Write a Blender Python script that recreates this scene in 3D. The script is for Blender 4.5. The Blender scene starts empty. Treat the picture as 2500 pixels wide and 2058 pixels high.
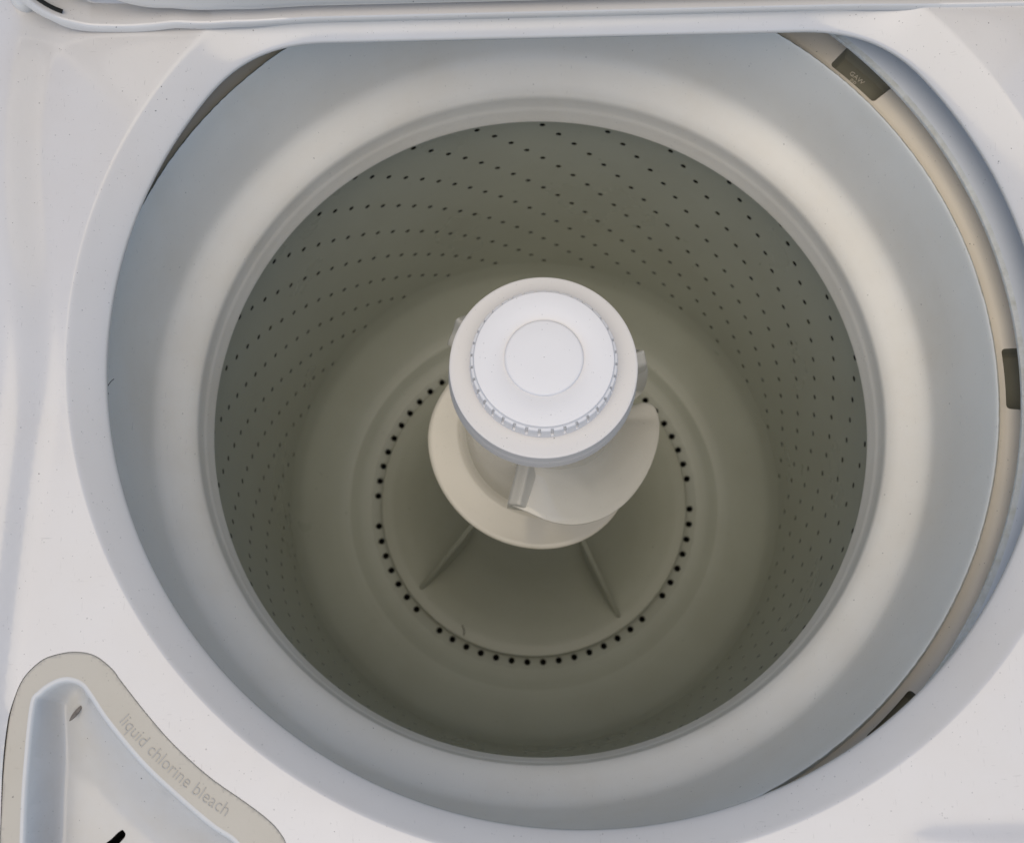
import bpy, bmesh, math, random
from math import sin, cos, pi, radians as R
from mathutils import Vector, Matrix
from mathutils.geometry import delaunay_2d_cdt

scene = bpy.context.scene
COL = scene.collection
random.seed(7)

# ------------------------------------------------------------------ camera
cam_d = bpy.data.cameras.new("camera")
cam_d.sensor_width = 36.0
cam_d.lens = 37.44
cam_d.clip_start = 0.02
cam_d.clip_end = 200.0
cam_d.dof.use_dof = True
cam_d.dof.focus_distance = 0.56
cam_d.dof.aperture_fstop = 11.0
cam = bpy.data.objects.new("camera", cam_d)
COL.objects.link(cam)
rot = Matrix(((0.99990885, -0.0086553, 0.01036245),
              (0.01083736, 0.97226116, -0.23364671),
              (-0.00805273, 0.23373772, 0.97226634)))
cam.matrix_world = Matrix.Translation((-0.01075, -0.16368, 0.66730)) @ rot.to_4x4()
scene.camera = cam

# ------------------------------------------------------------------ daylight
SUN_DIR = Vector((-0.06, -0.26, 0.96)).normalized()      # towards the sun
world = bpy.data.worlds.new("World")
scene.world = world
world.use_nodes = True
wn = world.node_tree.nodes
wl = world.node_tree.links
wn.clear()
sky = wn.new("ShaderNodeTexSky")
sky.sky_type = 'NISHITA'
sky.sun_disc = False
sky.sun_elevation = math.asin(SUN_DIR.z)
sky.sun_rotation = math.atan2(SUN_DIR.x, SUN_DIR.y)
sky.air_density = 1.0
sky.dust_density = 0.7
sky.ozone_density = 3.0
bgn = wn.new("ShaderNodeBackground")
bgn.inputs["Strength"].default_value = 0.15
wout = wn.new("ShaderNodeOutputWorld")
wl.new(sky.outputs[0], bgn.inputs[0])
wl.new(bgn.outputs[0], wout.inputs[0])

sun_d = bpy.data.lights.new("sun", 'SUN')
sun_d.energy = 1.7
sun_d.angle = R(68)
sun_d.color = (1.0, 0.83, 0.56)
sun = bpy.data.objects.new("sun", sun_d)
sun.rotation_euler = (-SUN_DIR).to_track_quat('-Z', 'Y').to_euler()
COL.objects.link(sun)

vs = scene.view_settings
vs.view_transform = 'Standard'
vs.look = 'None'
vs.gamma = 1.0
vs.exposure = 0.24

# ------------------------------------------------------------------ materials
def material(name, base, rough=0.4, spec=0.5, var=0.04, var_scale=9.0, specks=0.0, speck_size=260.0,
             speck_col=(0.10, 0.095, 0.09), grime=None, bump=0.0, bump_scale=300.0, coat=0.0, scuff=0.0):
    m = bpy.data.materials.new(name)
    m.use_nodes = True
    nt = m.node_tree
    n, l = nt.nodes, nt.links
    b = n["Principled BSDF"]
    b.inputs["Roughness"].default_value = rough
    b.inputs["Specular IOR Level"].default_value = spec
    b.inputs["Coat Weight"].default_value = coat
    b.inputs["Coat Roughness"].default_value = 0.08
    tc = n.new("ShaderNodeTexCoord")
    ns = n.new("ShaderNodeTexNoise")
    ns.inputs["Scale"].default_value = var_scale
    ns.inputs["Detail"].default_value = 5.0
    l.new(tc.outputs["Object"], ns.inputs["Vector"])
    mr = n.new("ShaderNodeMapRange")
    mr.inputs[1].default_value = 0.0
    mr.inputs[2].default_value = 1.0
    mr.inputs[3].default_value = 1.0 - 2.2 * var
    mr.inputs[4].default_value = 1.0 + 2.2 * var
    l.new(ns.outputs["Fac"], mr.inputs[0])
    mul = n.new("ShaderNodeVectorMath")
    mul.operation = 'SCALE'
    mul.inputs[0].default_value = base
    l.new(mr.outputs[0], mul.inputs["Scale"])
    col = mul.outputs[0]
    if grime:                               # broad yellowed / dirty film with a shape of its own
        gcol, gscale, gamt = grime
        g = n.new("ShaderNodeTexNoise")
        g.inputs["Scale"].default_value = gscale
        g.inputs["Detail"].default_value = 7.0
        g.inputs["Roughness"].default_value = 0.65
        l.new(tc.outputs["Object"], g.inputs["Vector"])
        gr = n.new("ShaderNodeMapRange")
        gr.interpolation_type = 'SMOOTHSTEP'
        gr.inputs[1].default_value = 0.38
        gr.inputs[2].default_value = 0.80
        gr.inputs[3].default_value = 0.0
        gr.inputs[4].default_value = gamt
        l.new(g.outputs["Fac"], gr.inputs[0])
        mx = n.new("ShaderNodeMix")
        mx.data_type = 'RGBA'
        l.new(gr.outputs[0], mx.inputs[0])
        l.new(col, mx.inputs[6])
        mx.inputs[7].default_value = (*gcol, 1)
        col = mx.outputs[2]
    if specks > 0:                          # fine grit: two sizes of sparse dots
        for k, (sc, thr, rad) in enumerate(((speck_size, 1 - specks, 0.16), (speck_size * 2.3, 1 - specks * 1.6, 0.20))):
            v = n.new("ShaderNodeTexVoronoi")
            v.inputs["Scale"].default_value = sc
            dn = n.new("ShaderNodeTexNoise")
            dn.inputs["Scale"].default_value = sc * 1.7
            l.new(tc.outputs["Object"], dn.inputs["Vector"])
            ad = n.new("ShaderNodeVectorMath")
            ad.operation = 'MULTIPLY_ADD'
            ad.inputs[1].default_value = (0.4 / sc,) * 3
            l.new(dn.outputs["Color"], ad.inputs[0])
            l.new(tc.outputs["Object"], ad.inputs[2])
            l.new(ad.outputs[0], v.inputs["Vector"])
            lt = n.new("ShaderNodeMath")
            lt.operation = 'LESS_THAN'
            lt.inputs[1].default_value = rad
            l.new(v.outputs["Distance"], lt.inputs[0])
            sp = n.new("ShaderNodeSeparateColor")
            l.new(v.outputs["Color"], sp.inputs[0])
            gt = n.new("ShaderNodeMath")
            gt.operation = 'GREATER_THAN'
            gt.inputs[1].default_value = thr
            l.new(sp.outputs[0], gt.inputs[0])
            an = n.new("ShaderNodeMath")
            an.operation = 'MULTIPLY'
            l.new(lt.outputs[0], an.inputs[0])
            l.new(gt.outputs[0], an.inputs[1])
            am = n.new("ShaderNodeMath")
            am.operation = 'MULTIPLY'
            l.new(an.outputs[0], am.inputs[0])
            am2 = n.new("ShaderNodeMath")
            am2.operation = 'MULTIPLY'
            am2.inputs[1].default_value = 0.9
            l.new(sp.outputs[1], am2.inputs[0])
            l.new(am2.outputs[0], am.inputs[1])
            mx = n.new("ShaderNodeMix")
            mx.data_type = 'RGBA'
            l.new(am.outputs[0], mx.inputs[0])
            l.new(col, mx.inputs[6])
            mx.inputs[7].default_value = (*speck_col, 1)
            col = mx.outputs[2]
    if scuff > 0:                           # short hairline scuffs and drips lying in two directions
        for sc3, thr in (((1500, 140, 300), 0.735), ((130, 1300, 300), 0.745)):
            mp = n.new("ShaderNodeMapping")
            mp.inputs["Scale"].default_value = sc3
            mp.inputs["Rotation"].default_value = (0, 0, 0.35)
            l.new(tc.outputs["Object"], mp.inputs["Vector"])
            sn = n.new("ShaderNodeTexNoise")
            sn.inputs["Scale"].default_value = 1.0
            sn.inputs["Detail"].default_value = 2.0
            l.new(mp.outputs[0], sn.inputs["Vector"])
            sr = n.new("ShaderNodeMapRange")
            sr.inputs[1].default_value = thr - 0.03
            sr.inputs[2].default_value = thr + 0.03
            sr.inputs[3].default_value = 0.0
            sr.inputs[4].default_value = scuff
            l.new(sn.outputs["Fac"], sr.inputs[0])
            mx = n.new("ShaderNodeMix")
            mx.data_type = 'RGBA'
            l.new(sr.outputs[0], mx.inputs[0])
            l.new(col, mx.inputs[6])
            mx.inputs[7].default_value = (0.12, 0.11, 0.10, 1)
            col = mx.outputs[2]
    l.new(col, b.inputs["Base Color"])
    rn = n.new("ShaderNodeMapRange")
    rn.inputs[1].default_value = 0.0
    rn.inputs[2].default_value = 1.0
    rn.inputs[3].default_value = max(0.02, rough - 0.10)
    rn.inputs[4].default_value = rough + 0.10
    l.new(ns.outputs["Fac"], rn.inputs[0])
    l.new(rn.outputs[0], b.inputs["Roughness"])
    if bump > 0:
        bn = n.new("ShaderNodeTexNoise")
        bn.inputs["Scale"].default_value = bump_scale
        bn.inputs["Detail"].default_value = 3.0
        l.new(tc.outputs["Object"], bn.inputs["Vector"])
        bp = n.new("ShaderNodeBump")
        bp.inputs["Strength"].default_value = bump
        bp.inputs["Distance"].default_value = 0.0006
        l.new(bn.outputs["Fac"], bp.inputs["Height"])
        l.new(bp.outputs[0], b.inputs["Normal"])
    return m

M_ENAMEL = material("white_enamel", (0.595, 0.572, 0.536), 0.16, 0.6, 0.02, 14, specks=0.03, speck_size=400,
                    bump=0.03, bump_scale=700, scuff=0.24, grime=((0.53, 0.485, 0.42), 9.0, 0.35), coat=0.3)
M_RING = material("ring_plastic", (0.775, 0.748, 0.665), 0.42, 0.4, 0.03, 16, specks=0.012, speck_size=380,
                  speck_col=(0.22, 0.2, 0.17), bump=0.03, bump_scale=500, scuff=0.2, grime=((0.70, 0.64, 0.52), 11.0, 0.55))
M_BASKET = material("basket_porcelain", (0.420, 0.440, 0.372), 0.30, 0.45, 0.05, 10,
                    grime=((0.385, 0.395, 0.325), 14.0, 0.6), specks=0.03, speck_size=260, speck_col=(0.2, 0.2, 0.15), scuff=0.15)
M_CHANNEL = material("tub_plastic", (0.76, 0.70, 0.59), 0.5, 0.35, 0.04, 20, specks=0.03, speck_size=330,
                     speck_col=(0.16, 0.14, 0.11))
M_SLOT = material("slot_plastic", (0.26, 0.25, 0.19), 0.6, 0.3, 0.06, 30)
M_BAND = material("tub_flange_plastic", (0.62, 0.62, 0.60), 0.42, 0.4, 0.03, 30, specks=0.02, speck_size=420)
M_FLASH = material("rough_trim_edge", (0.62, 0.615, 0.56), 0.7, 0.3, 0.08, 140, grime=((0.50, 0.48, 0.38), 160, 0.8),
                   bump=0.5, bump_scale=500)
M_CAP = material("cap_plastic", (0.70, 0.685, 0.66), 0.42, 0.4, 0.015, 20, specks=0.02, speck_size=480)
M_COLLAR = material("cup_plastic", (0.63, 0.605, 0.56), 0.42, 0.4, 0.02, 20, specks=0.02, speck_size=480, scuff=0.12)
M_AUGER = material("auger_plastic", (0.51, 0.49, 0.42), 0.12, 0.5, 0.04, 18, specks=0.015, speck_size=420,
                   speck_col=(0.2, 0.18, 0.15), scuff=0.2)
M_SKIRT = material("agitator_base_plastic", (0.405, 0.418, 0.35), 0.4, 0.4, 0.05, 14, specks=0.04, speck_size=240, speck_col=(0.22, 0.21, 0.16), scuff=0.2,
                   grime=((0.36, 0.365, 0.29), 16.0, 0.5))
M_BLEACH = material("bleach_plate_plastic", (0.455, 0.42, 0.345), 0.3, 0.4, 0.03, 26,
                    grime=((0.39, 0.35, 0.27), 22, 0.4), specks=0.02, speck_size=400, scuff=0.12)  # yellowed plate; darker than the cup partly to paint the difference in light
M_CUP_LIT = material("bleach_plastic_lit", (0.53, 0.53, 0.51), 0.22, 0.5, 0.03, 26,
                 grime=((0.46, 0.42, 0.34), 30, 0.3), specks=0.015, speck_size=400)  # same plastic as the plate, lighter and cooler with the cup's light painted in
M_LETTER = material("embossed_lettering", (0.385, 0.37, 0.33), 0.5, 0.3, 0.08, 160)
M_DARK = material("dark_gap", (0.015, 0.015, 0.013), 0.7, 0.2, 0.1, 40)
M_HINGE = material("grey_rubber", (0.16, 0.16, 0.155), 0.6, 0.3, 0.15, 90)
M_OUTER = material("outer_tub", (0.03, 0.03, 0.028), 0.8, 0.2, 0.1, 20)
M_LINT = material("lint", (0.05, 0.045, 0.04), 0.9, 0.1, 0.1, 200)
M_HUSK = material("seed_husk", (0.16, 0.145, 0.13), 0.8, 0.2, 0.35, 500)
M_GROUND = material("concrete", (0.33, 0.32, 0.30), 0.9, 0.2, 0.12, 4, specks=0.1, speck_size=60)

# ------------------------------------------------------------------ helpers
ROOT_Z = -0.80
def empty(name, loc, label=None, cat=None):
    o = bpy.data.objects.new(name, None)
    o.empty_display_size = 0.05
    o.location = loc
    COL.objects.link(o)
    if label: o["label"] = label
    if cat: o["category"] = cat
    return o

def mesh_obj(name, verts, faces, mat, parent=None, smooth=True, sharp=35, mats=None, fmat=None):
    me = bpy.data.meshes.new(name)
    me.from_pydata([tuple(v) for v in verts], [], faces)
    me.materials.append(mat)
    for x in (mats or []): me.materials.append(x)
    if fmat:
        me.polygons.foreach_set("material_index", fmat)
    bm = bmesh.new()
    bm.from_mesh(me)
    bmesh.ops.remove_doubles(bm, verts=bm.verts, dist=1e-6)
    bmesh.ops.recalc_face_normals(bm, faces=bm.faces)
    bm.to_mesh(me)
    bm.free()
    if smooth:
        me.polygons.foreach_set("use_smooth", [True] * len(me.polygons))
        me.set_sharp_from_angle(angle=R(sharp))
    o = bpy.data.objects.new(name, me)
    COL.objects.link(o)
    if parent is not None:
        o.parent = parent
        w = Vector((0, 0, 0))
        p = parent
        while p is not None:
            w += p.location
            p = p.parent
        o.location = -w                       # mesh data is in world coordinates
    return o

def smooth_path(pts, n):
    """Catmull-Rom resample of a list of tuples"""
    out = []
    m = len(pts)
    for i in range(m - 1):
        p0 = pts[max(i - 1, 0)]; p1 = pts[i]; p2 = pts[i + 1]; p3 = pts[min(i + 2, m - 1)]
        for k in range(n):
            t = k / n
            out.append(tuple(0.5 * ((2 * b) + (-a + c) * t + (2 * a - 5 * b + 4 * c - d) * t * t + (-a + 3 * b - 3 * c + d) * t ** 3)
                             for a, b, c, d in zip(p0, p1, p2, p3)))
    out.append(tuple(pts[-1]))
    return out

def revolve(profile, n=192, cx=0.0, cy=0.0, rfun=None):
    verts, faces = [], []
    k = len(profile)
    for i in range(n):
        a = 2 * pi * i / n
        for j, (r, z) in enumerate(profile):
            rr, zz = (rfun(j, r, z, a) if rfun else (r, z))
            verts.append((cx + rr * cos(a), cy + rr * sin(a), zz))
    for i in range(n):
        i2 = (i + 1) % n
        for j in range(k - 1):
            faces.append((i * k + j, i2 * k + j, i2 * k + j + 1, i * k + j + 1))
    return verts, faces

def inside(poly, x, y):
    c = False
    j = len(poly) - 1
    for i in range(len(poly)):
        xi, yi = poly[i][0], poly[i][1]
        xj, yj = poly[j][0], poly[j][1]
        if (yi > y) != (yj > y) and x < (xj - xi) * (y - yi) / (yj - yi) + xi:
            c = not c
        j = i
    return c

def cdt(loops, holes, extra=()):
    """triangulate inside loops[0], outside the holes; every loop is a list of (x, y)"""
    pts, edges = [], []
    for lp in list(loops) + list(holes):
        s = len(pts)
        pts += [Vector((p[0], p[1])) for p in lp]
        edges += [(s + i, s + (i + 1) % len(lp)) for i in range(len(lp))]
    pts += [Vector(p) for p in extra]
    v, e, f, *_ = delaunay_2d_cdt(pts, edges, [], 0, 1e-7)
    keep = []
    for t in f:
        x = sum(v[i].x for i in t) / len(t)
        y = sum(v[i].y for i in t) / len(t)
        if inside(loops[0], x, y) and not any(inside(h, x, y) for h in holes):
            keep.append(tuple(t))
    return [(p.x, p.y) for p in v], keep

def sstep(a, b, x):
    t = min(1.0, max(0.0, (x - a) / (b - a)))
    return t * t * (3 - 2 * t)

def grid_faces(nu, nv, close_u=False, base=0):
    f = []
    for i in range(nu if close_u else nu - 1):
        i2 = (i + 1) % nu
        for j in range(nv - 1):
            f.append((base + i * nv + j, base + i2 * nv + j, base + i2 * nv + j + 1, base + i * nv + j + 1))
    return f

# ================================================================== THE WASHING MACHINE
machine = empty("washing_machine", (0, 0, ROOT_Z),
                "white top-loading washing machine with its lid open over the empty drum", "washing machine")
DECK_Z = 0.165

# ---------------------------------------------------------------- opening outlines (circle with a flat back)
YAW = R(2.0)
def d_outline(cx, cy, r, back, soft, n):
    """circle about (cx, cy) cut by a straight back edge y = back(x), the corner softened"""
    pts = []
    for i in range(n):
        a = 2 * pi * i / n
        x, y = cx + r * cos(a), cy + r * sin(a)
        b = back(x)
        # smooth minimum
        h = min(1.0, max(0.0, 0.5 + 0.5 * (b - y) / soft))
        yy = b * (1 - h) + y * h - soft * h * (1 - h)
        pts.append((x, yy))
    return pts
N_OP = 360
lip = d_outline(0.0152, 0.0068, 0.2374, lambda x: 0.1766 + 0.032 * (x - 0.03), 0.030, N_OP)
LIP_K = 1.0
lip = [(-0.0108 + (x + 0.0108) * LIP_K, -0.1637 + (y + 0.1637) * LIP_K) for x, y in lip]
crease = d_outline(0.0169, 0.0115, 0.2556, lambda x: 0.1935 + 0.032 * (x - 0.03), 0.020, N_OP)

# ---------------------------------------------------------------- top deck with its borders, hole and embossing
seam = [(-0.2405, -0.262), (-0.2418, -0.2377), (-0.244, -0.2088), (-0.2444, -0.1899), (-0.2434, -0.1784), (-0.2399, -0.1667),
        (-0.2328, -0.1587), (-0.2258, -0.1556), (-0.217, -0.1542), (-0.2079, -0.1557), (-0.1993, -0.1615),
        (-0.1938, -0.1677), (-0.1804, -0.1823), (-0.1673, -0.1951), (-0.1504, -0.2085), (-0.1339, -0.2188),
        (-0.1232, -0.226), (-0.1172, -0.2316), (-0.114, -0.2372), (-0.1145, -0.246), (-0.122, -0.260), (-0.14, -0.272),
        (-0.18, -0.279), (-0.222, -0.276)]
pocket = [(-0.2298, -0.252), (-0.2307, -0.2374), (-0.2325, -0.2124), (-0.2331, -0.1798), (-0.2306, -0.1736), (-0.2247, -0.1692),
          (-0.2192, -0.1678), (-0.2134, -0.1695), (-0.2089, -0.1741), (-0.1997, -0.1855), (-0.1821, -0.2035),
          (-0.1651, -0.2175), (-0.1484, -0.2299), (-0.1378, -0.2363), (-0.1345, -0.2425), (-0.138, -0.252), (-0.15, -0.262), (-0.18, -0.269),
          (-0.215, -0.267)]
def closed_smooth(pts, n):
    q = [pts[-1]] + pts + [pts[0], pts[1]]
    s = smooth_path(q, n)
    return s[n:n * (len(pts) + 1)]
seam_s = closed_smooth(seam, 5)
pocket_s = closed_smooth(pocket, 6)

def crest_x(y):
    return -0.2572 - 0.024 * sstep(-0.05, 0.13, y) + 0.002 * sstep(-0.05, -0.2, y)
def deck_h(x, y):
    h = 0.0
    c = crest_x(y)
    w = 0.021 - 0.007 * sstep(0.05, -0.16, y)
    h += 0.0075 * (1 - sstep(c - 0.003, c + w, x))          # raised left border
    c2 = 0.292
    h += 0.0075 * sstep(c2 - 0.018, c2 + 0.004, x)          # and the right one
    # slightly raised pad at the front right corner
    dx, dy = x - 0.155, -0.2285 - y
    q = min(dx, dy) if min(dx, dy) > 0.016 else (
        0.016 - math.hypot(max(0.016 - dx, 0), max(0.016 - dy, 0)))
    h += 0.0022 * sstep(-0.0035, 0.0035, q)
    return h

DX0, DX1, DY0, DY1 = -0.335, 0.362, -0.305, 0.355
outer = []
nx, ny = 60, 56
for i in range(nx): outer.append((DX0 + (DX1 - DX0) * i / nx, DY0))
for i in range(ny): outer.append((DX1, DY0 + (DY1 - DY0) * i / ny))
for i in range(nx): outer.append((DX1 - (DX1 - DX0) * i / nx, DY1))
for i in range(ny): outer.append((DX0, DY1 - (DY1 - DY0) * i / ny))
hole_seam = [(x, y) for x, y in seam_s]
extra = []
step = 0.0045
ix = int((DX1 - DX0) / step)
iy = int((DY1 - DY0) / step)
for i in range(1, ix):
    for j in range(1, iy):
        x = DX0 + i * step + (0.25 * step if j % 2 else -0.25 * step)
        y = DY0 + j * step
        if math.hypot(x - 0.0169, y - 0.0115) < 0.252 and y < 0.188: continue
        if DX0 + .004 < x < DX1 - .004 and DY0 + .004 < y < DY1 - .004:
            # keep the dense grid where there is relief, thin it elsewhere
            relief = x < -0.175 or x > 0.27 or (x > 0.14 and y < -0.21)
            if relief or (i % 3 == 0 and j % 3 == 0):
                extra.append((x, y))
pv, pf = cdt([outer], [crease, hole_seam], extra)
dverts = [(x, y, DECK_Z + deck_h(x, y)) for x, y in pv]
dfaces = list(pf)
# flange that rolls down from the crease to the lip and tucks under
def lerp(a, b, t): return a + (b - a) * t
prof = [(0.0, 0.0), (0.05, -0.0001), (0.12, -0.0007), (0.20, -0.0017), (0.45, -0.0047), (0.70, -0.0080), (0.86, -0.0103),
        (0.94, -0.0116), (0.975, -0.0123), (0.995, -0.0131), (1.0, -0.0139), (0.992, -0.0147), (0.96, -0.0152), (0.75, -0.0154)]
b0 = len(dverts)
for i in range(N_OP):
    cx_, cy_ = crease[i]
    # pair the lip point by direction
    lx, ly = lip[i]
    for t, dz in prof:
        dverts.append((lerp(cx_, lx, t), lerp(cy_, ly, t), DECK_Z + dz + deck_h(cx_, cy_) * (1 - t)))
dfaces += grid_faces(N_OP, len(prof), True, b0)
# outer skirt of the deck
b1 = len(dverts)
no = len(outer)
for (x, y) in outer:
    sx = -0.003 if x <= DX0 else (0.003 if x >= DX1 else 0)
    sy = -0.003 if y <= DY0 else (0.003 if y >= DY1 else 0)
    dverts.append((x, y, DECK_Z + deck_h(x, y)))
    dverts.append((x + sx, y + sy, DECK_Z + deck_h(x, y) - 0.006))
    dverts.append((x + sx, y + sy, DECK_Z - 0.035))
dfaces += grid_faces(no, 3, True, b1)
top_deck = mesh_obj("top_deck", dverts, dfaces, M_ENAMEL, machine, sharp=40)

# cabinet below
cv, cf = [], []
zs = [DECK_Z - 0.034, -0.05, -0.4, ROOT_Z + 0.02]
ring = [(DX0 + .002, DY0 + .002), (DX1 - .002, DY0 + .002), (DX1 - .002, DY1 - .002), (DX0 + .002, DY1 - .002)]
for x, y in ring:
    for z in zs: cv.append((x, y, z))
cf = grid_faces(4, 4, True)
cf.append((3, 7, 11, 15))
mesh_obj("cabinet", cv, cf, M_ENAMEL, machine, smooth=False)
for sx in (DX0 + .05, DX1 - .05):
    for sy in (DY0 + .05, DY1 - .05):
        v, f = revolve([(0.001, ROOT_Z + 0.022), (0.012, ROOT_Z + 0.022), (0.012, ROOT_Z + 0.012), (0.022, ROOT_Z + 0.008),
                        (0.022, ROOT_Z), (0.001, ROOT_Z)], 16, sx, sy)
        mesh_obj("levelling_foot", v, f, M_HINGE, machine)

# ---------------------------------------------------------------- bleach dispenser let into the deck
disp = empty("bleach_dispenser", (-0.19, -0.20, DECK_Z - ROOT_Z))
disp.parent = machine
PT = DECK_Z + 0.0002
def toward(poly, d):
    """offset polygon inward by d (counter-clockwise agnostic)"""
    n = len(poly)
    area = sum(poly[i][0] * poly[(i + 1) % n][1] - poly[(i + 1) % n][0] * poly[i][1] for i in range(n))
    sgn = 1 if area > 0 else -1
    out = []
    for i in range(n):
        x0, y0 = poly[i - 1]; x1, y1 = poly[(i + 1) % n]
        tx, ty = x1 - x0, y1 - y0
        L = math.hypot(tx, ty) or 1
        out.append((poly[i][0] - sgn * ty / L * d, poly[i][1] + sgn * tx / L * d))
    return out
seam_in = toward(seam_s, 0.00012)
seam_in2 = toward(seam_s, 0.0005)
rim_o = toward(pocket_s, -0.0022)
ex = []
for i in range(80):
    for j in range(80):
        x, y = -0.245 + i * 0.0017, -0.28 + j * 0.0017
        if inside(seam_in2, x, y) and not inside(rim_o, x, y): ex.append((x, y))
pv, pf = cdt([seam_in2], [rim_o], ex)
v = [(x, y, PT) for x, y in pv]
f = list(pf)
b = len(v)
for k in range(len(seam_s)):
    v += [(seam_in2[k][0], seam_in2[k][1], PT), (lerp(seam_in2[k][0], seam_in[k][0], .7), lerp(seam_in2[k][1], seam_in[k][1], .7), PT - 0.0003),
          (seam_in[k][0], seam_in[k][1], PT - 0.0009), (seam_in[k][0], seam_in[k][1], PT - 0.005)]
f += grid_faces(len(seam_s), 4, True, b)
n_plate = len(f)
# rolled rim into the cup and the cup's walls
b = len(v)
ring_prof = [(-0.0022, 0.0), (-0.0015, 0.00012), (-0.0008, 0.0), (-0.0002, -0.0005), (0.0003, -0.0013)]
loops = [toward(pocket_s, d) for d, _ in ring_prof]
for k in range(len(pocket_s)):
    for m_, (d, dz) in enumerate(ring_prof):
        v.append((loops[m_][k][0], loops[m_][k][1], PT + dz))
f += grid_faces(len(pocket_s), len(ring_prof), True, b)
fl = loops[-1]
def seg_d(p, a, c):
    vx, vy = c[0] - a[0], c[1] - a[1]
    t = max(0, min(1, ((p[0] - a[0]) * vx + (p[1] - a[1]) * vy) / (vx * vx + vy * vy + 1e-15)))
    return math.hypot(p[0] - a[0] - vx * t, p[1] - a[1] - vy * t)
steep, slope = [], []
for k in range(len(fl)):
    a, c = fl[k], fl[(k + 1) % len(fl)]
    mx_, my_ = (a[0] + c[0]) / 2, (a[1] + c[1]) / 2
    (slope if (mx_ > -0.2105 and my_ > -0.2395) else steep).append((a, c))
def floor_z(x, y):
    ds = min(seg_d((x, y), a, c) for a, c in steep)
    dl = min(seg_d((x, y), a, c) for a, c in slope)
    fs = 1 - (1 - min(1.0, ds / 0.0075)) ** 3.2
    fl_ = math.sin(.5 * pi * min(1.0, dl / 0.034)) ** 0.9
    fl_ = min(1.0, 0.16 * (1 - math.exp(-dl / 0.0012)) + 0.84 * fl_)
    return PT - 0.0013 - 0.0255 * fs * fl_
drain = [(-0.1972, -0.2350), (-0.1960, -0.2357), (-0.1953, -0.2369), (-0.1957, -0.2384), (-0.1972, -0.2402), (-0.1992, -0.2425), (-0.2015, -0.2455),
         (-0.206, -0.2485), (-0.211, -0.2495), (-0.2135, -0.248), (-0.213, -0.2455), (-0.210, -0.2435), (-0.206, -0.2420), (-0.202, -0.2392), (-0.1993, -0.2365)]
drain_s = closed_smooth(drain, 4)
ex = []
fl_in, drain_out = toward(fl, 0.0004), toward(drain_s, -0.0008)
for i in range(110):
    for j in range(110):
        x, y = -0.236 + i * 0.00095, -0.271 + j * 0.00095
        if inside(fl_in, x, y) and not inside(drain_out, x, y): ex.append((x, y))
for d_ in (0.0006, 0.0012, 0.0020, 0.0030):
    ex += [q for q in toward(fl, d_) if not inside(drain_out, *q)]
pv, pf = cdt([fl], [drain_s], ex)
b = len(v)
edge = {}
fz = floor_z
v += [(x, y, fz(x, y)) for x, y in pv]
f += [tuple(b + i for i in t) for t in pf]
mesh_obj("cup", v, f, M_BLEACH, disp, sharp=50, mats=[M_CUP_LIT], fmat=[0] * n_plate + [1] * (len(f) - n_plate))
v, f = [], []
for k, (x, y) in enumerate(drain_s):
    v += [(x, y, fz(x, y)), (x, y, fz(x, y) - 0.004), (x, y, fz(x, y) - 0.03)]
f = grid_faces(len(drain_s), 3, True)
f.append(tuple(3 * k + 2 for k in range(len(drain_s))))
mesh_obj("drain_opening", v, f, M_DARK, disp)

# lettering that follows the curve of the cup
def text_mesh(name, body, size, mat, parent, extrude, place, bevel=0.0):
    cu = bpy.data.curves.new(name, 'FONT')
    cu.body = body
    cu.size = size
    cu.extrude = extrude
    cu.offset = -size * 0.012
    cu.bevel_depth = bevel
    cu.resolution_u = 3
    cu.align_x = 'CENTER'
    to = bpy.data.objects.new(name + "_tmp", cu)
    COL.objects.link(to)
    bpy.context.view_layer.update()
    dg = bpy.context.evaluated_depsgraph_get()
    me = bpy.data.meshes.new_from_object(to.evaluated_get(dg))
    bpy.data.objects.remove(to)
    vv = [place(q.co) for q in me.vertices]
    ff = [tuple(p.vertices) for p in me.polygons]
    bpy.data.meshes.remove(me)
    return mesh_obj(name, vv, ff, mat, parent, smooth=False)

base_line = smooth_path([(-0.2015, -0.1765), (-0.1948, -0.1840), (-0.1872, -0.1917), (-0.1795, -0.1988), (-0.1690, -0.2074), (-0.1592, -0.2147), (-0.1500, -0.2207),
                         (-0.1405, -0.2264), (-0.131, -0.232)], 10)
acc = [0.0]
for i in range(1, len(base_line)):
    acc.append(acc[-1] + math.dist(base_line[i], base_line[i - 1]))
def on_line(s):
    s = min(max(s, 0.0), acc[-1] - 1e-6)
    for i in range(1, len(acc)):
        if acc[i] >= s:
            t = (s - acc[i - 1]) / (acc[i] - acc[i - 1])
            a, c = base_line[i - 1], base_line[i]
            dx, dy = c[0] - a[0], c[1] - a[1]
            L = math.hypot(dx, dy)
            return lerp(a[0], c[0], t), lerp(a[1], c[1], t), dx / L, dy / L
S_MID = 0.0445
def place_text(co):
    x, y, tx, ty = on_line(S_MID + co.x * 0.93)
    return (x - ty * co.y, y + tx * co.y, PT + 0.0001 + co.z)
text_mesh("lettering", "liquid chlorine bleach", 0.0083, M_LETTER, disp, 0.00022, place_text)

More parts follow.
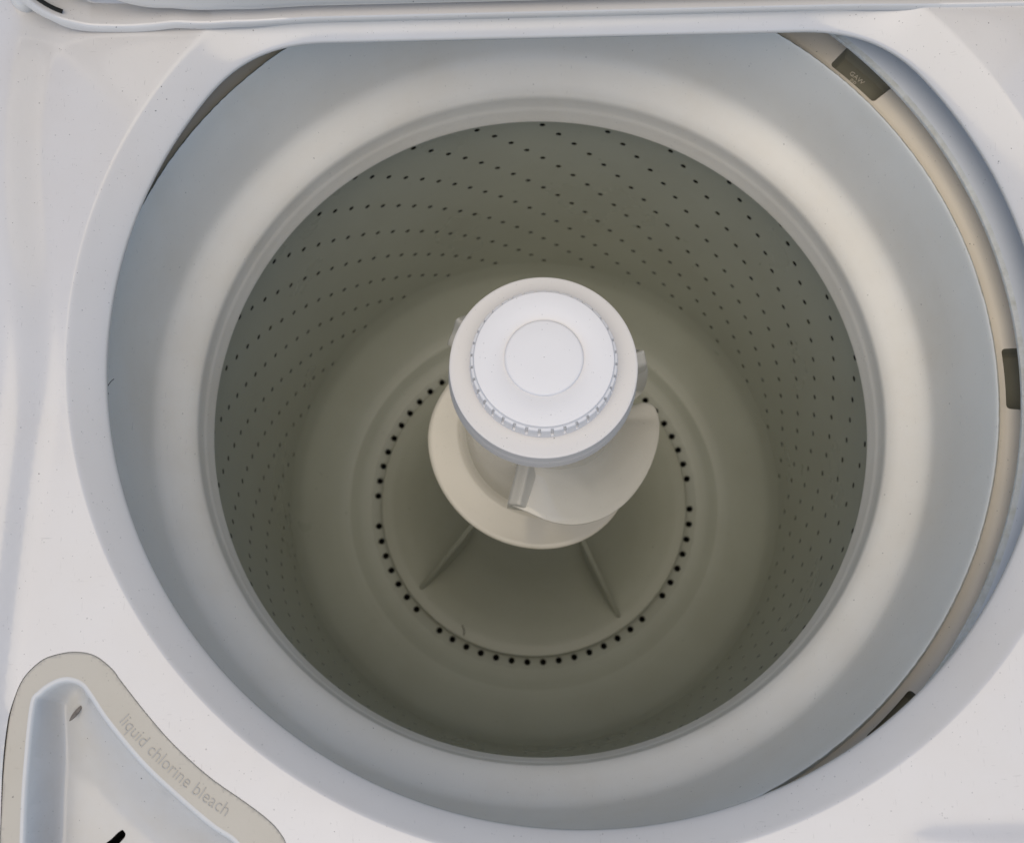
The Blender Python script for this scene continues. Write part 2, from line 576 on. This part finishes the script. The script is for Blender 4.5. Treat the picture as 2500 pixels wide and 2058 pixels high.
# ---------------------------------------------------------------- lid standing open
lid = empty("lid", (0, 0.18, DECK_Z - ROOT_Z))
lid.parent = machine
LEAN = R(9)
LU = Vector((cos(R(1.85)), sin(R(1.85)), 0))
LN = Vector((sin(R(1.85)) * cos(LEAN), -cos(R(1.85)) * cos(LEAN), sin(LEAN) * 1.0)).normalized()   # towards the front
LV = LN.cross(LU).normalized()
if LV.z < 0: LV = -LV
L_ORG = Vector((0.0, 0.1800, 0.1625))                  # middle of the lower front hem
L_W0, L_W1, L_H = -0.2745, 0.292, 0.44
def lid_outline(inset, rad, n=14):
    x0, x1, y0, y1 = L_W0 + inset, L_W1 - inset, inset, L_H - inset
    r = max(0.004, rad - inset)
    pts = []
    for cx_, cy_, a0 in ((x0 + r, y0 + r, pi), (x1 - r, y0 + r, 1.5 * pi), (x1 - r, y1 - r, 0), (x0 + r, y1 - r, .5 * pi)):
        for k in range(n + 1):
            a = a0 + .5 * pi * k / n
            pts.append((cx_ + r * cos(a), cy_ + r * sin(a)))
    # denser lower edge
    out = []
    for i in range(len(pts)):
        a, c = pts[i], pts[(i + 1) % len(pts)]
        m_ = max(1, int(math.dist(a, c) / 0.012))
        for k in range(m_): out.append((lerp(a[0], c[0], k / m_), lerp(a[1], c[1], k / m_)))
    return out
def wob(u, w):
    # the small dents of the hem at its left end and the sag towards the corner
    s = 0.0022 * math.exp(-((u + 0.244) / 0.022) ** 2) * 0.0
    d = 0.0011 * math.exp(-((u + 0.196) / 0.008) ** 2) - 0.0010 * math.exp(-((u + 0.222) / 0.014) ** 2)
    d += 0.0004 * math.exp(-((u + 0.168) / 0.006) ** 2)
    lift = 0.003 * sstep(-0.13, -0.2, u)
    return (d + lift) * w
def lid_pt(u, vv, d):
    w = 1 - sstep(0.0, 0.05, vv)
    d += w * (0.0052 * sstep(-0.120, -0.195, u) + 0.0016 * sstep(0.15, 0.23, u))
    if vv > 0.004: vv += 0.0016 * sstep(-0.15, -0.2, u) * w * sstep(0.004, 0.006, vv)
    p = L_ORG + LU * u + LV * (vv + wob(u, w)) + LN * d
    return p
# resample every loop to the same count by angle-free index (they share construction)
def lid_loop(inset, rad, count=420):
    o_ = lid_outline(inset, rad)
    a_ = [0.0]
    for i in range(len(o_)): a_.append(a_[-1] + math.dist(o_[i], o_[(i + 1) % len(o_)]))
    out = []
    j = 0
    for k in range(count):
        s = a_[-1] * k / count
        while a_[j + 1] < s: j += 1
        t = (s - a_[j]) / (a_[j + 1] - a_[j])
        p, q = o_[j], o_[(j + 1) % len(o_)]
        out.append((lerp(p[0], q[0], t), lerp(p[1], q[1], t)))
    return out
def lid_surface(stack):
    v = []
    n = 420
    lps = [lid_loop(i_, r_) for i_, r_, d_ in stack]
    for k in range(n):
        for m_, (i_, r_, d_) in enumerate(stack):
            v.append(lid_pt(lps[m_][k][0], lps[m_][k][1], d_))
    f = grid_faces(n, len(stack), True)
    f.append(tuple(k * len(stack) + len(stack) - 1 for k in range(n)))
    return v, f
# outer pan: back sheet, skirt, rolled hem, inside of the skirt, channel
pan = [(0.03, 0.035, -0.0245), (0.004, 0.035, -0.0245), (0.0010, 0.035, -0.0235), (0.0, 0.035, -0.021), (0.0, 0.035, -0.001), (0.0003, 0.035, -0.0002), (0.0008, 0.035, 0.0),
       (0.0037, 0.035, 0.0), (0.0045, 0.035, -0.0005), (0.0047, 0.035, -0.0014), (0.0048, 0.035, -0.015), (0.0056, 0.035, -0.0162),
       (0.0085, 0.035, -0.0168), (0.022, 0.035, -0.0168)]
v, f = lid_surface(pan[::-1])
mesh_obj("lid_pan", v, f, M_ENAMEL, lid, sharp=45)
inner = [(0.0086, 0.085, -0.0166), (0.0088, 0.085, -0.0060), (0.0091, 0.085, -0.0042), (0.0098, 0.085, -0.0028), (0.0110, 0.085, -0.0021), (0.0140, 0.085, -0.0018), (0.05, 0.09, -0.0015), (0.12, 0.12, -0.0012)]
v, f = lid_surface(inner)
mesh_obj("inner_panel", v, f, M_ENAMEL, lid, sharp=60)
def tube(path, rad, n=10, cap=True):
    v, f = [], []
    m_ = len(path)
    for i, p in enumerate(path):
        p = Vector(p)
        t = (Vector(path[min(i + 1, m_ - 1)]) - Vector(path[max(i - 1, 0)])).normalized()
        a = t.orthogonal().normalized()
        if i and prev is not None:
            a = (prev - t * prev.dot(t)).normalized()
        prev = a
        c = t.cross(a)
        r = rad[i] if isinstance(rad, (list, tuple)) else rad
        for k in range(n):
            an = 2 * pi * k / n
            v.append(p + (a * cos(an) + c * sin(an)) * r)
    for i in range(m_ - 1):
        for k in range(n):
            f.append((i * n + k, i * n + (k + 1) % n, (i + 1) * n + (k + 1) % n, (i + 1) * n + k))
    if cap:
        f.append(tuple(range(n)))
        f.append(tuple(range((m_ - 1) * n, m_ * n)))
    return v, f
# rubber bumper inside the corner of the lid and a black strip painting in the shade of the slit beside it
bp_ = lid_pt(L_W0 + 0.031, 0.0215, -0.0165)
v, f = [], []
path = [bp_, bp_ + LN * 0.004, bp_ + LN * 0.008, bp_ + LN * 0.0095]
v, f = tube(path, [0.0095, 0.0090, 0.0078, 0.0045], 20)
mesh_obj("bumper", v, f, M_HINGE, lid, sharp=50)
v, f = tube([lid_pt(L_W0 + 0.0062 + 0.0286 * (1 - cos(a)), 0.0062 + 0.0286 * (1 - sin(a)), -0.0035) for a in [R(x) for x in range(12, 66, 6)]], 0.0011, 8)
mesh_obj("slit_shade", v, f, M_DARK, lid)
# hinge knuckle on the deck under the corner of the lid
hinge = empty("hinge", (-0.268, 0.197, DECK_Z - ROOT_Z))
hinge.parent = machine
hb = Vector((-0.2775, 0.1845, DECK_Z + 0.0035))
v, f = tube([hb + Vector((0, -0.006, -0.002)), hb + Vector((0, -0.0035, 0.0035)), hb + Vector((0.001, 0.003, 0.006)), hb + Vector((0.002, 0.012, 0.007))], [0.003, 0.0062, 0.0078, 0.008], 18)
mesh_obj("hinge_knuckle", v, f, M_ENAMEL, hinge, sharp=80)
v, f = tube([hb + Vector((-0.004, -0.0063, -0.004)), hb + Vector((-0.0038, -0.0066, 0.0006))], [0.0021, 0.0018], 12)
mesh_obj("hinge_hole", v, f, M_DARK, hinge)

# ---------------------------------------------------------------- outer tub: channel with slots, flange band
tub = empty("outer_tub", (0, 0, 0.1 - ROOT_Z))
tub.parent = machine
CH_Z = 0.1085
def slot_outline(ac, r0, r1, half, rad, n=5):
    """rounded slot in polar coordinates, returned as xy"""
    w = half
    ra = rad / r0
    pts = []
    for (rc, ac_, a0) in ((r0 + rad, -w + ra, pi), (r1 - rad, -w + ra, pi * 1.5), (r1 - rad, w - ra, 0.0), (r0 + rad, w - ra, pi * .5)):
        for k in range(n + 1):
            t = a0 + .5 * pi * k / n
            # local: x radial, y tangential
            pass
    loc = []
    for sx, sy, a0 in ((-1, -1, pi), (1, -1, 1.5 * pi), (1, 1, 0), (-1, 1, .5 * pi)):
        cx_ = (r0 + rad) if sx < 0 else (r1 - rad)
        cy_ = sy * (w * r0 - rad)
        for k in range(n + 1):
            t = a0 + .5 * pi * k / n
            loc.append((cx_ + rad * cos(t), cy_ + rad * sin(t)))
    out = []
    for i in range(len(loc)):
        a, c = loc[i], loc[(i + 1) % len(loc)]
        m_ = max(1, int(math.dist(a, c) / 0.004))
        for k in range(m_):
            x, y = lerp(a[0], c[0], k / m_), lerp(a[1], c[1], k / m_)
            an = ac + y / r0
            out.append((x * cos(an), x * sin(an)))
    return out
slots = [slot_outline(R(44.3 + 45 * k), 0.2505, 0.2690, R(3.85), 0.0022) for k in (0, 1, 3, 4, 5, 6, 7)]
ro = [(0.2755 * cos(2 * pi * i / 240), 0.2755 * sin(2 * pi * i / 240)) for i in range(240)]
ri = [(0.2456 * cos(2 * pi * i / 240), 0.2456 * sin(2 * pi * i / 240)) for i in range(240)]
ex = []
for r_ in (0.2475, 0.2495, 0.2514, 0.2725):
    for i in range(240):
        a = 2 * pi * (i + .5) / 240
        ex.append((r_ * cos(a), r_ * sin(a)))
pv, pf = cdt([ro], [ri] + slots, ex)
def ch_z(x, y):
    r_ = math.hypot(x, y)
    return CH_Z + 0.0015 * (1 - sstep(0.2456, 0.250, r_)) - 0.002 * sstep(0.255, 0.275, r_)
v = [(x, y, ch_z(x, y)) for x, y in pv]
f = list(pf)
b = len(v)
for i in range(240):
    x, y = ro[i]
    v += [(x, y, ch_z(x, y)), (x, y, CH_Z + 0.0115)]
f += grid_faces(240, 2, True, b)
mesh_obj("channel", v, f, M_CHANNEL, tub, sharp=40)
for k, s in enumerate(slots):
    v, f = [], []
    s1 = toward(s, 0.0008)
    s2 = toward(s, 0.0022)
    for i, (x, y) in enumerate(s):
        v += [(x, y, ch_z(x, y)), (s1[i][0], s1[i][1], CH_Z - 0.0085), (s2[i][0], s2[i][1], CH_Z - 0.0105)]
    f = grid_faces(len(s), 3, True)
    f.append(tuple(3 * i + 2 for i in range(len(s))))
    so = mesh_obj("slot", v, f, M_SLOT, tub, sharp=50)
    if k == 0:
        a_c = R(44.6)
        def place_mark(co):
            ra_, ta_ = 0.2605 + co.x * cos(R(205)) - co.y * sin(R(205)), co.x * sin(R(205)) + co.y * cos(R(205))
            an = a_c + ta_ / 0.26
            return (ra_ * cos(an), ra_ * sin(an), CH_Z - 0.0104 + co.z)
        def mark_at(dr, dt):
            def pl(co):
                # reading direction runs tangentially clockwise
                ra_, ta_ = 0.2590 + dr + co.y * 1.0, dt - co.x
                an = a_c + ta_ / 0.26
                return (ra_ * cos(an), ra_ * sin(an), CH_Z - 0.0104 + co.z)
            return pl
        text_mesh("moulded_mark", "GAW", 0.0042, M_CHANNEL, so, 0.0003, mark_at(0.0016, 0.001))
        text_mesh("moulded_mark", "PP", 0.0042, M_CHANNEL, so, 0.0003, mark_at(-0.0024, 0.001))
# flange band over the channel (its inner edge rough from trimming)
BX, BY, BR = -0.0055, 0.0032, 0.2571
random.seed(3)
jag = [random.uniform(-1, 1) for _ in range(720)]
def band_r(j, r, z, a):
    if j in (4, 5):
        k = int(a / (2 * pi) * 720) % 720
        r += 0.00045 * jag[k] + 0.0005 * sin(a * 37) * sin(a * 11 + 1)
    return r, z
band = [(0.2735, 0.118), (0.262, 0.1195), (BR + 0.0006, 0.1222), (BR, 0.1236), (BR + 0.0003, 0.1250), (BR + 0.0028, 0.1258), (BR + 0.0032, 0.1262),
        (BR + 0.0130, 0.1275), (BR + 0.0150, 0.1283), (BR + 0.0165, 0.1274), (BR + 0.022, 0.1262), (BR + 0.026, 0.110)]
v, f = revolve(band, 360, BX, BY)
k = len(band) - 1
fm = [1 if (i % k) in (3, 4) else 0 for i in range(len(f))]
mesh_obj("flange_band", v, f, M_BAND, tub, sharp=50, mats=[M_FLASH], fmat=fm)
# dark outer shell, closing the space round the basket
v, f = revolve([(0.2757, 0.118), (0.2765, 0.05), (0.262, 0.0), (0.258, -0.36), (0.20, -0.375), (0.0005, -0.38)], 96)
mesh_obj("tub_shell", v, f, M_OUTER, tub)

# ---------------------------------------------------------------- basket: ring, perforated wall, floor
basket = empty("basket", (0, 0, -0.36 - ROOT_Z))
basket.parent = machine
ring_prof_r = smooth_path([(0.2466, 0.107), (0.2452, 0.1125), (0.2444, 0.1150)], 3) + \
    smooth_path([(0.24327, 0.1160), (0.2423, 0.1130), (0.2405, 0.1000), (0.2382, 0.0830), (0.2366, 0.0690), (0.2350, 0.0570), (0.2336, 0.0495), (0.2312, 0.0452), (0.2270, 0.0416), (0.2215, 0.0378), (0.2168, 0.0342), (0.2138, 0.0308), (0.2123, 0.0275), (0.2121, 0.0210), (0.2118, 0.0162), (0.2111, 0.0122), (0.2106, 0.0070), (0.2100, 0.0014), (0.2102, -0.0008), (0.2125, -0.0020)], 5) + \
    [(0.2200, -0.0010), (0.2305, -0.0005)]
random.seed(11)
jg = [random.uniform(-1, 1) for _ in range(720)]
def ring_rough(j, r, z, a):
    if j == 7:
        q = jg[int(a / (2 * pi) * 720 + .5) % 720]
        return r + 0.00013 * q, z + 0.00012 * q
    return r, z
v, f = revolve(ring_prof_r, 720, rfun=ring_rough)
k = len(ring_prof_r) - 1
fm = [1 if (i % k) in (6, 7) else 0 for i in range(len(f))]
mesh_obj("balance_ring", v, f, M_RING, basket, sharp=45, mats=[M_FLASH], fmat=fm)

# wall with real drain holes on 30 slanting rows of 21
Z_B, R_B, Z_T, R_T = -0.278, 0.2206, -0.041, 0.2300
def wall_r(z): return R_B + (R_T - R_B) * (z - Z_B) / (Z_T - Z_B)
NJ, DTH, DZ = 21, 3.08, 0.01185
offs = [-6.0, -3.6, -1.5, 1.5, 3.6]
v, f = [], []
hv, hf = [], []
def wp(th, z, out=0.0):
    r_ = wall_r(z) + out
    return (r_ * cos(R(th)), r_ * sin(R(th)), z)
for k in range(30):
    for j in range(NJ):
        th0 = 28.0 + 12 * k + DTH * j
        z0 = Z_B + DZ * j
        zl, zh = z0 - DZ / 2, z0 + DZ / 2
        def q(off, z): return wp(th0 + off + DTH * (z - z0) / DZ, z)
        cols = offs + [6.0]
        for c in range(5):
            if c == 2: continue
            b = len(v)
            v += [q(cols[c], zl), q(cols[c + 1], zl), q(cols[c + 1], zh), q(cols[c], zh)]
            f.append((b, b + 1, b + 2, b + 3))
        b = len(v)
        v += [q(-1.5, zl), q(1.5, zl), q(1.5, zh), q(-1.5, zh)]
        hr = 0.00215
        n = 12
        jt = random.uniform(-.0003, .0003)
        for m_ in range(n):
            an = -3 * pi / 4 + 2 * pi * m_ / n
            v.append(wp(th0 + math.degrees((hr * cos(an) + jt) / wall_r(z0)), z0 + hr * sin(an)))
        for m_ in range(n):
            an = -3 * pi / 4 + 2 * pi * m_ / n
            v.append(wp(th0 + math.degrees((hr * cos(an) + jt) / wall_r(z0)), z0 + hr * sin(an), 0.0003))
        for m_ in range(n):
            m2 = (m_ + 1) % n
            f.append((b + 4 + m_, b + 4 + m2, b + 4 + n + m2, b + 4 + n + m_))
        for s in range(4):
            c0, c1 = b + s, b + (s + 1) % 4
            h = [b + 4 + (3 * s + t) % n for t in range(4)]
            f += [(c0, h[1], h[0]), (c0, c1, h[2], h[1]), (c1, h[3], h[2])]
# plain strips above and below
zl = Z_B - DZ / 2
zh = Z_B + DZ * (NJ - 1) + DZ / 2
top_prof = [zh, -0.028, -0.016, 0.0]
for i in range(180):
    a0, a1 = 2 * i, 2 * i + 2
    for t in range(3):
        b = len(v)
        v += [wp(a0, top_prof[t]), wp(a1, top_prof[t]), wp(a1, top_prof[t + 1]), wp(a0, top_prof[t + 1])]
        f.append((b, b + 1, b + 2, b + 3))
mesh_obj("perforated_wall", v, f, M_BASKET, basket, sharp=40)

# floor: bowl from the wall down to the ring of drain holes, and in under the agitator
v, f = revolve(smooth_path([(wall_r(zl), zl), (0.2188, -0.293), (0.2150, -0.305), (0.2070, -0.316), (0.1960, -0.3258), (0.1860, -0.3319), (0.1790, -0.3348),
                            (0.1745, -0.3363), (0.1710, -0.3381), (0.1660, -0.3405), (0.1600, -0.3424), (0.1555, -0.3435)], 5), 192)
missing = {}
HR, HZ, HRAD = 0.1496, -0.3435, 0.0030
ph0 = -120.0
for k in range(64):
    ac = ph0 + 5.625 * k
    gone = k in (14, 22, 54, 62)
    b = len(v)
    def fp(da, r_, dz=0.0): return (r_ * cos(R(ac + da)), r_ * sin(R(ac + da)), HZ + dz + (r_ - 0.1555) * 0.32)
    if gone:
        for d0, d1 in ((-2.8125, 0), (0, 2.8125)):
            b = len(v)
            v += [fp(d0, .1435), fp(d1, .1435), fp(d1, .1555), fp(d0, .1555)]
            f.append((b, b + 1, b + 2, b + 3))
        continue
    for d0, d1 in ((-2.8125, -2.2), (2.2, 2.8125)):
        b = len(v)
        v += [fp(d0, .1435), fp(d1, .1435), fp(d1, .1555), fp(d0, .1555)]
        f.append((b, b + 1, b + 2, b + 3))
    b = len(v)
    v += [fp(-2.2, .1555), fp(-2.2, .1435), fp(2.2, .1435), fp(2.2, .1555)]
    n = 16
    for dz in (0.0, -0.004):
        for m_ in range(n):
            an = 3 * pi / 4 + 2 * pi * m_ / n     # angle in (tangential, radial)
            v.append(fp(math.degrees(HRAD * cos(an) / HR), HR + HRAD * sin(an), dz))
    for s in range(4):
        c0, c1 = b + s, b + (s + 1) % 4
        h = [b + 4 + (4 * s + t) % n for t in range(5)]
        f += [(c0, h[1], h[0]), (c0, h[2], h[1]), (c0, c1, h[2]), (c1, h[3], h[2]), (c1, h[4], h[3])]
    for m_ in range(n):
        m2 = (m_ + 1) % n
        f.append((b + 4 + m_, b + 4 + m2, b + 4 + n + m2, b + 4 + n + m_))
b = len(v)
v2, f2 = revolve([(0.1435, HZ - 0.00384), (0.12, HZ - 0.008), (0.03, HZ - 0.004)], 128)
v += v2
f += [tuple(b + i for i in t) for t in f2]
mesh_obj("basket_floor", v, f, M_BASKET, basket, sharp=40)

# ---------------------------------------------------------------- agitator
agit = empty("agitator", (0, 0, -0.34 - ROOT_Z))
agit.parent = machine
# base: skirt, bell and column
v, f = revolve(smooth_path([(0.1300, -0.3365), (0.1420, -0.3368), (0.1438, -0.3367), (0.1443, -0.3361), (0.1439, -0.3353), (0.1405, -0.3350), (0.1310, -0.3336), (0.1170, -0.3272), (0.1020, -0.3125), (0.0890, -0.2920), (0.0790, -0.2690),
                            (0.0715, -0.2440), (0.0655, -0.2150), (0.0605, -0.1850), (0.0570, -0.1600), (0.0540, -0.1120), (0.0525, -0.1090), (0.0480, -0.1080)], 5), 144)
mesh_obj("skirt", v, f, M_SKIRT, agit, sharp=50)
def fin(phi):
    a = R(phi)
    e = Vector((cos(a), sin(a), 0)); t = Vector((-sin(a), cos(a), 0))
    top = [(0.1350, -0.3345), (0.1300, -0.3258), (0.1200, -0.3075), (0.1050, -0.2800), (0.0890, -0.2505), (0.0740, -0.2230), (0.060, -0.197)]
    v, f = [], []
    for r_, z in top:
        w = 0.0018
        ft = lerp(0.0022, 0.0036, (0.135 - r_) / 0.08)
        zb = -0.345
        for tt, zz in ((-ft, zb), (-w * 1.2, z - 0.006), (-w, z - 0.0012), (0, z), (w, z - 0.0012), (w * 1.2, z - 0.006), (ft, zb)):
            v.append(e * r_ + t * tt + Vector((0, 0, zz)))
    f = grid_faces(len(top), 7)
    f.append(tuple(range(7)))
    return v, f
for ph in (-141.5, -53.5, 36.5, 128.0):
    v, f = fin(ph)
    mesh_obj("fin", v, f, M_SKIRT, agit, sharp=60)

# auger sleeve with its spiral vanes
auger = empty("auger", (0, 0, 0.30))
auger.parent = agit
col_r = lambda z: 0.0432 + 0.010 * sstep(0.07, -0.11, z)
v, f = revolve([(0.0405, 0.1085), (0.0428, 0.1065)] + [(col_r(z), z) for z in (0.10, 0.085, 0.07, 0.05, 0.03, 0.01, -0.01, -0.03, -0.05, -0.07, -0.09, -0.104)] + [(0.0525, -0.1085), (0.048, -0.11)], 96)
mesh_obj("sleeve", v, f, M_AUGER, auger, sharp=40)
# outer edges of the two vanes in view: (angle, radius, height)
edge_up = [(-105.5, 0.0672, 0.0480), (-95.7, 0.0697, 0.0462), (-85.8, 0.0739, 0.0420), (-74.8, 0.0771, 0.0340), (-63.9, 0.0784, 0.0250), (-52.0, 0.0785, 0.0140),
           (-34.0, 0.0778, -0.0020), (-17.2, 0.0784, -0.0160), (-0.5, 0.0809, -0.0300), (6.5, 0.0819, -0.0362), (11.0, 0.0815, -0.0390), (13.6, 0.0803, -0.0406),
           (15.3, 0.0782, -0.0418), (16.4, 0.0750, -0.0428), (16.9, 0.0715, -0.0438), (17.2, 0.0670, -0.0448), (17.5, 0.0560, -0.0455)]
edge_low = [(141.0, 0.0640, 0.0300), (146.0, 0.0650, 0.0050), (150.0, 0.0662, -0.0200), (156.6, 0.0690, -0.0300), (171.4, 0.0732, -0.0350), (183.9, 0.0757, -0.0400), (199.2, 0.0766, -0.0450), (214.8, 0.0769, -0.0490),
            (232.3, 0.0774, -0.0530), (247.9, 0.0776, -0.0570), (261.7, 0.0776, -0.0610), (274.2, 0.0777, -0.0650), (291.0, 0.0775, -0.0690), (306.4, 0.0763, -0.0730),
            (319.0, 0.0745, -0.0760), (332.0, 0.0715, -0.0790), (340.0, 0.0670, -0.0810), (343.0, 0.0600, -0.0820)]
edge_back = [(24.0, 0.0660, 0.0480), (34.0, 0.0640, 0.0150), (46.0, 0.0640, -0.0150), (70.0, 0.0650, -0.0350), (95.0, 0.0650, -0.0450), (120.0, 0.0640, -0.0550), (128.0, 0.0580, -0.0580)]
def vane(edge):
    v = []
    rows = smooth_path(edge, 7)
    nr = 10
    th = 0.0032
    for (d, ro_, z) in rows:
        a = R(d)
        rin = col_r(z) - 0.002
        row = []
        for k in range(nr):
            t = k / (nr - 1)
            r_ = lerp(rin, ro_ - 0.0006, t)
            zz = z + 0.0030 * (1 - t) ** 2 + 0.007 * max(0, 1 - t * 4.5) ** 2
            row.append((r_ * cos(a), r_ * sin(a), zz))
        row.append((ro_ * cos(a), ro_ * sin(a), z - 0.0006))
        row.append((ro_ * cos(a), ro_ * sin(a), z - th * .7))
        row.append(((ro_ - 0.001) * cos(a), (ro_ - 0.001) * sin(a), z - th))
        row.append((rin * cos(a), rin * sin(a), z - th - 0.002))
        v += row
        rl = len(row)
    n = len(rows)
    f = grid_faces(n, rl)
    f.append(tuple(range(rl)))
    f.append(tuple(range((n - 1) * rl, n * rl)))
    return v, f
for e_ in (edge_up, edge_low, edge_back):
    v, f = vane(e_)
    mesh_obj("vane", v, f, M_AUGER, auger, sharp=50)
# scooped tab where each vane starts, with the web that hangs below it
def tab(phi0, z_top, web_to, skew):
    """upright lug: a wave-shaped section (left face, crest, hollow that runs into the vane) swept outwards"""
    v = []
    sec = [(-6.2, -0.016), (-6.0, -0.002), (-5.4, 0.0012), (-4.2, 0.0026), (-2.6, 0.0046), (-1.2, 0.0068), (-0.2, 0.0078), (0.8, 0.0070), (1.6, 0.0046), (2.6, 0.0008), (4.0, -0.0032), (6.0, -0.0068), (8.5, -0.0095), (10, -0.014)]
    rs = [0.040, 0.048, 0.055, 0.060, 0.0645, 0.0668, 0.0676]
    for i, r_ in enumerate(rs):
        t = (r_ - 0.040) / 0.0276
        for dphi, dz in sec:
            drop = 0.0012 * t + (0.0022 if i == len(rs) - 1 else 0.0)
            sc = 0.055 / r_ * lerp(1.0, 1.05, t)
            a = R(phi0 + dphi * sc * 1.15 + skew * t)
            v.append((r_ * cos(a), r_ * sin(a), z_top + dz - drop - 0.004 * t))
    f = grid_faces(len(rs), len(sec))
    b = (len(rs) - 1) * len(sec)
    f.append(tuple(b + k for k in range(len(sec))))
    if web_to is not None:
        n = 8
        b = len(v)
        for i in range(n + 1):
            t = i / n
            z = lerp(z_top, web_to, t)
            ro_ = 0.0662 + 0.004 * sin(pi * t) - 0.0035 * sstep(0.8, 1.0, t)
            a = R(phi0 - 1.0 - 11.0 * t)
            for r_, s in ((0.041, -1), (ro_ - 0.001, -1), (ro_, 0), (ro_ - 0.001, 1), (0.041, 1)):
                aa = a + s * 0.0016 / r_
                v.append((r_ * cos(aa), r_ * sin(aa), z))
        f += grid_faces(n + 1, 5, False, b)
        f.append(tuple(b + k for k in range(5)))
        f.append(tuple(b + n * 5 + k for k in range(5)))
    return v, f
v, f = tab(-100.0, 0.0540, None, -1.0)
mesh_obj("lug", v, f, M_AUGER, auger, sharp=60)
v, f = tab(24.0, 0.0540, 0.000, 0.0)
mesh_obj("lug", v, f, M_AUGER, auger, sharp=60)
v, f = tab(139.0, 0.0620, None, 0.0)
mesh_obj("lug", v, f, M_AUGER, auger, sharp=60)

# softener cup (the round top) and its notched cap
v, f = revolve([(0.0380, 0.1120), (0.0386, 0.1148), (0.0392, 0.1156)] + smooth_path([(0.0400, 0.1157), (0.0480, 0.1154), (0.0500, 0.1153), (0.05065, 0.1150), (0.05095, 0.1143), (0.0515, 0.1085)], 3) +
               [(0.0512, 0.1082), (0.0514, 0.1077), (0.0519, 0.1030), (0.0523, 0.0985), (0.0524, 0.0975), (0.0518, 0.0968), (0.0505, 0.0972), (0.0490, 0.1000), (0.0420, 0.1010)], 160)
mesh_obj("softener_cup", v, f, M_COLLAR, agit, sharp=38)
cap_prof = [(0.0398, 0.1150), (0.0398, 0.1165), (0.0397, 0.1182), (0.0395, 0.1188), (0.0392, 0.1250), (0.0390, 0.1264), (0.0385, 0.1270), (0.0378, 0.1272), (0.03745, 0.1276), (0.0372, 0.1288), (0.0369, 0.1293), (0.0362, 0.1295),
            (0.0300, 0.1294), (0.0214, 0.1293), (0.02105, 0.1291), (0.02085, 0.1292), (0.02075, 0.1303), (0.0203, 0.1309), (0.0195, 0.1311), (0.0100, 0.1312), (0.0002, 0.1312)]
def notch(j, r, z, a):
    if 3 <= j <= 6:
        s = (math.degrees(a) + 3.2) % 10.0
        w = 1.1 if s < 1.1 or s > 8.9 else 0
        if w: r -= 0.0011
    return r, z
def knob_mesh():
    angs = []
    for k in range(36):
        for d in (-1.25, -1.05, 0.0, 1.05, 1.25, 3.5, 5.0, 6.5):
            angs.append((10 * k + d + 6.8, abs(d) < 1.1))
    v = []
    for a, nt_ in angs:
        for j, (r_, z) in enumerate(cap_prof):
            if nt_ and 3 <= j <= 5: r_ -= 0.0012
            if nt_ and j == 6: r_ -= 0.0006
            v.append((r_ * cos(R(a)), r_ * sin(R(a)), z))
    return v, grid_faces(len(angs), len(cap_prof), True)
v, f = knob_mesh()
mesh_obj("notched_cap", v, f, M_CAP, agit, sharp=40)

# ---------------------------------------------------------------- loose bits lying about
def fibre(name, pts, rad, label, cat="lint"):
    v, f = tube(smooth_path(pts, 5), rad, 6)
    o = mesh_obj(name, v, f, M_LINT)
    o["label"] = label
    o["category"] = cat
    return o
fibre("hair_strand", [(-0.0655, -0.1170, -0.3330), (-0.0640, -0.1200, -0.3318), (-0.0632, -0.1232, -0.3322), (-0.0638, -0.1262, -0.3338)], 0.0004,
      "short dark curved fibre on the agitator skirt by the drain holes")
fibre("hair_strand", [(-0.2188, -0.0185, 0.1478), (-0.2200, -0.0205, 0.1490), (-0.2212, -0.0240, 0.1496), (-0.2203, -0.0268, 0.1490)], 0.00022,
      "dark wispy hair stuck to the left edge of the opening")
fibre("hair_strand", [(-0.2172, -0.0690, 0.1515), (-0.2166, -0.0705, 0.1508), (-0.2152, -0.0714, 0.1500)], 0.00025,
      "tiny dark crumb of lint on the left flange below the wispy hair")
# husk and crumb in the bleach cup
hc = Vector((-0.2195, -0.1815, floor_z(-0.2195, -0.1815) + 0.0022))
v, f = tube([hc + Vector((x * 0.75, x, 0)) for x in (-0.0042, -0.0032, -0.0015, 0.0, 0.0015, 0.003, 0.0045)], [0.0002, 0.0007, 0.0011, 0.00115, 0.0009, 0.0005, 0.0001], 8)
o = mesh_obj("seed_husk", v, f, M_HUSK)
o["label"] = "small brown seed husk lying in the bleach cup"
o["category"] = "husk"
ground_s = 6.0
g = mesh_obj("ground", [(-ground_s, -ground_s, ROOT_Z), (ground_s, -ground_s, ROOT_Z), (ground_s, ground_s, ROOT_Z), (-ground_s, ground_s, ROOT_Z)], [(0, 1, 2, 3)], M_GROUND, None, smooth=False)
g["kind"] = "structure"
bpy.context.view_layer.update()
